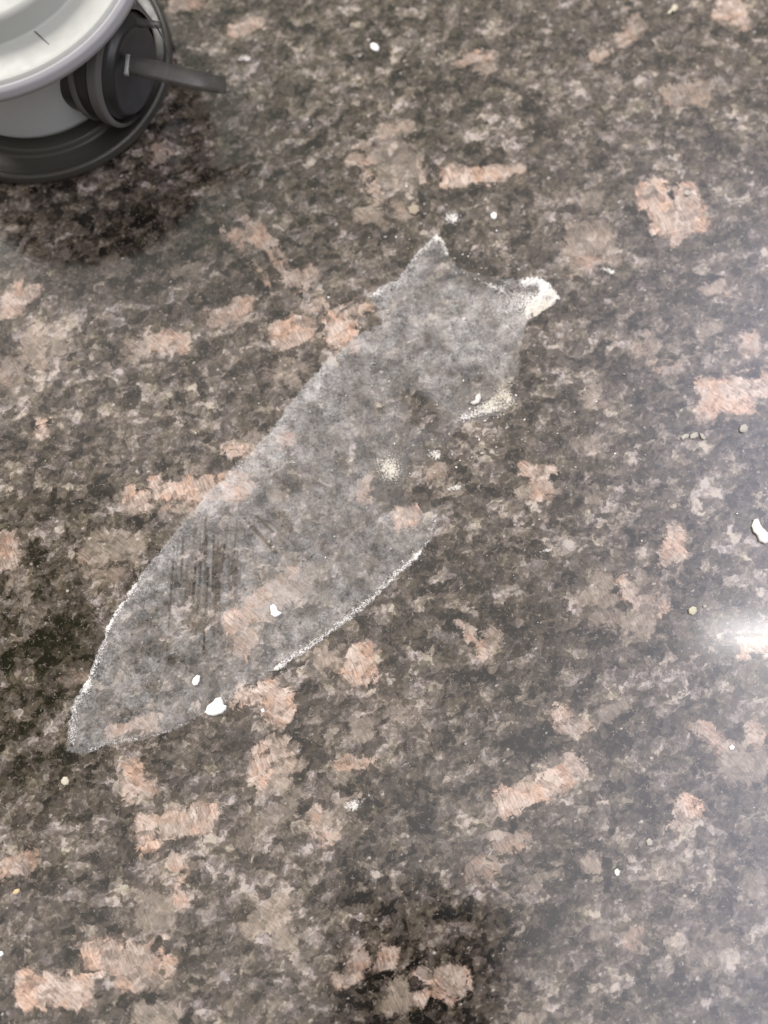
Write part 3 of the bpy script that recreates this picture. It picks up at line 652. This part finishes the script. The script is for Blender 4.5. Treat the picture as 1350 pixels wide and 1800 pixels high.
# the side knob: turned parts about a horizontal axis
kdir = Vector((0.93, -0.36, 0.0)).normalized()
KH = 0.0215; kc = at(245, 126, KH)
krot = kdir.to_track_quat('Z', 'Y').to_euler()
def knob_part(name, prof, mat, parent):
    o = lathe(name, smooth_prof(prof, .0006), mat, parent, 96); return o
knob = knob_part('side_knob', [(0, -.025), (.0146, -.025), (.0160, -.018), (.0162, -.008), (.0150, -.0065), (.0150, -.0040), (.0135, -.0030), (.0120, -.0010), (.0105, -.0010), (0, -.0004)], M_knob, can)
knob.location = (kc.x-AX, kc.y-AY, KH); knob.rotation_euler = krot; knob.scale = (1.12, 1.12, 1.15)
b1 = knob_part('knob_band', [(.0156, -.0072), (.0168, -.0068), (.0168, -.0036), (.0152, -.0030)], M_band, knob)
b2 = knob_part('knob_band', [(.0161, -.0128), (.0170, -.0124), (.0170, -.0112), (.0161, -.0108)], M_band, knob)
# clear lever pointing away from the knob
def bar(name, pts, ws, th, mat, parent):
    bm = bmesh.new(); rings = []
    for i, p in enumerate(pts):
        p = Vector(p); d = (Vector(pts[min(i+1, len(pts)-1)])-Vector(pts[max(i-1, 0)])).normalized(); s_ = d.cross(Vector((0, 0, 1))).normalized(); u = s_.cross(d)
        w = ws[i]/2; h = th/2
        rings.append([bm.verts.new(p+s_*a*w+u*b*h) for a, b in ((-1, -.6), (-.85, -1), (.85, -1), (1, -.6), (1, .6), (.85, 1), (-.85, 1), (-1, .6))])
    for a, b in zip(rings, rings[1:]):
        for i in range(8): bm.faces.new((a[i], a[(i+1) % 8], b[(i+1) % 8], b[i]))
    bm.faces.new(rings[0][::-1]); bm.faces.new(rings[-1])
    bmesh.ops.recalc_face_normals(bm, faces=bm.faces)
    me = bpy.data.meshes.new(name); bm.to_mesh(me); bm.free(); return link(name, me, mat, parent)
off = Vector((AX, AY, 0))
l0, l1, l2, l3 = (at(222, 113, .030)-off, at(275, 124, .029)-off, at(340, 140, .026)-off, at(396, 151, .022)-off)
bar('lever', [l0, l1, l2, l3], [.0056, .0062, .0064, .0050], .0024, M_clear, can)
p0, p1 = at(226, 98, .0305)-off, at(222, 132, .0305)-off
bar('pin', [p0, p1], [.0014, .0014], .0014, plastic('light_pin', (.30, .32, .30), .3), can)
# thin clear hoop between lid and knob
def tube(name, pts, r, mat, parent):
    cu = bpy.data.curves.new(name, 'CURVE'); cu.dimensions = '3D'; sp = cu.splines.new('NURBS'); sp.points.add(len(pts)-1)
    for i, p in enumerate(pts): sp.points[i].co = (*p, 1)
    sp.order_u = 4; sp.use_endpoint_u = True; cu.bevel_depth = r; cu.bevel_resolution = 3; cu.resolution_u = 8
    tmp = bpy.data.objects.new('tmp', cu); COL.objects.link(tmp)
    me = bpy.data.meshes.new_from_object(tmp.evaluated_get(bpy.context.evaluated_depsgraph_get())); bpy.data.objects.remove(tmp)
    me.name = name; me.materials.clear(); return link(name, me, mat, parent)
hp = [at(x, y, z)-off for x, y, z in ((225, -20, .034), (243, 8, .033), (266, 32, .031), (284, 60, .028), (294, 85, .024), (299, 103, .020))]
tube('hoop', hp, .00028, M_band, can)
hb = [at(x, y, .031)-off for x, y in ((205, 30), (225, 38), (262, 42), (282, 44))]
bar('bracket', hb, [.0040, .0034, .0022, .0014], .0016, M_clear, can)
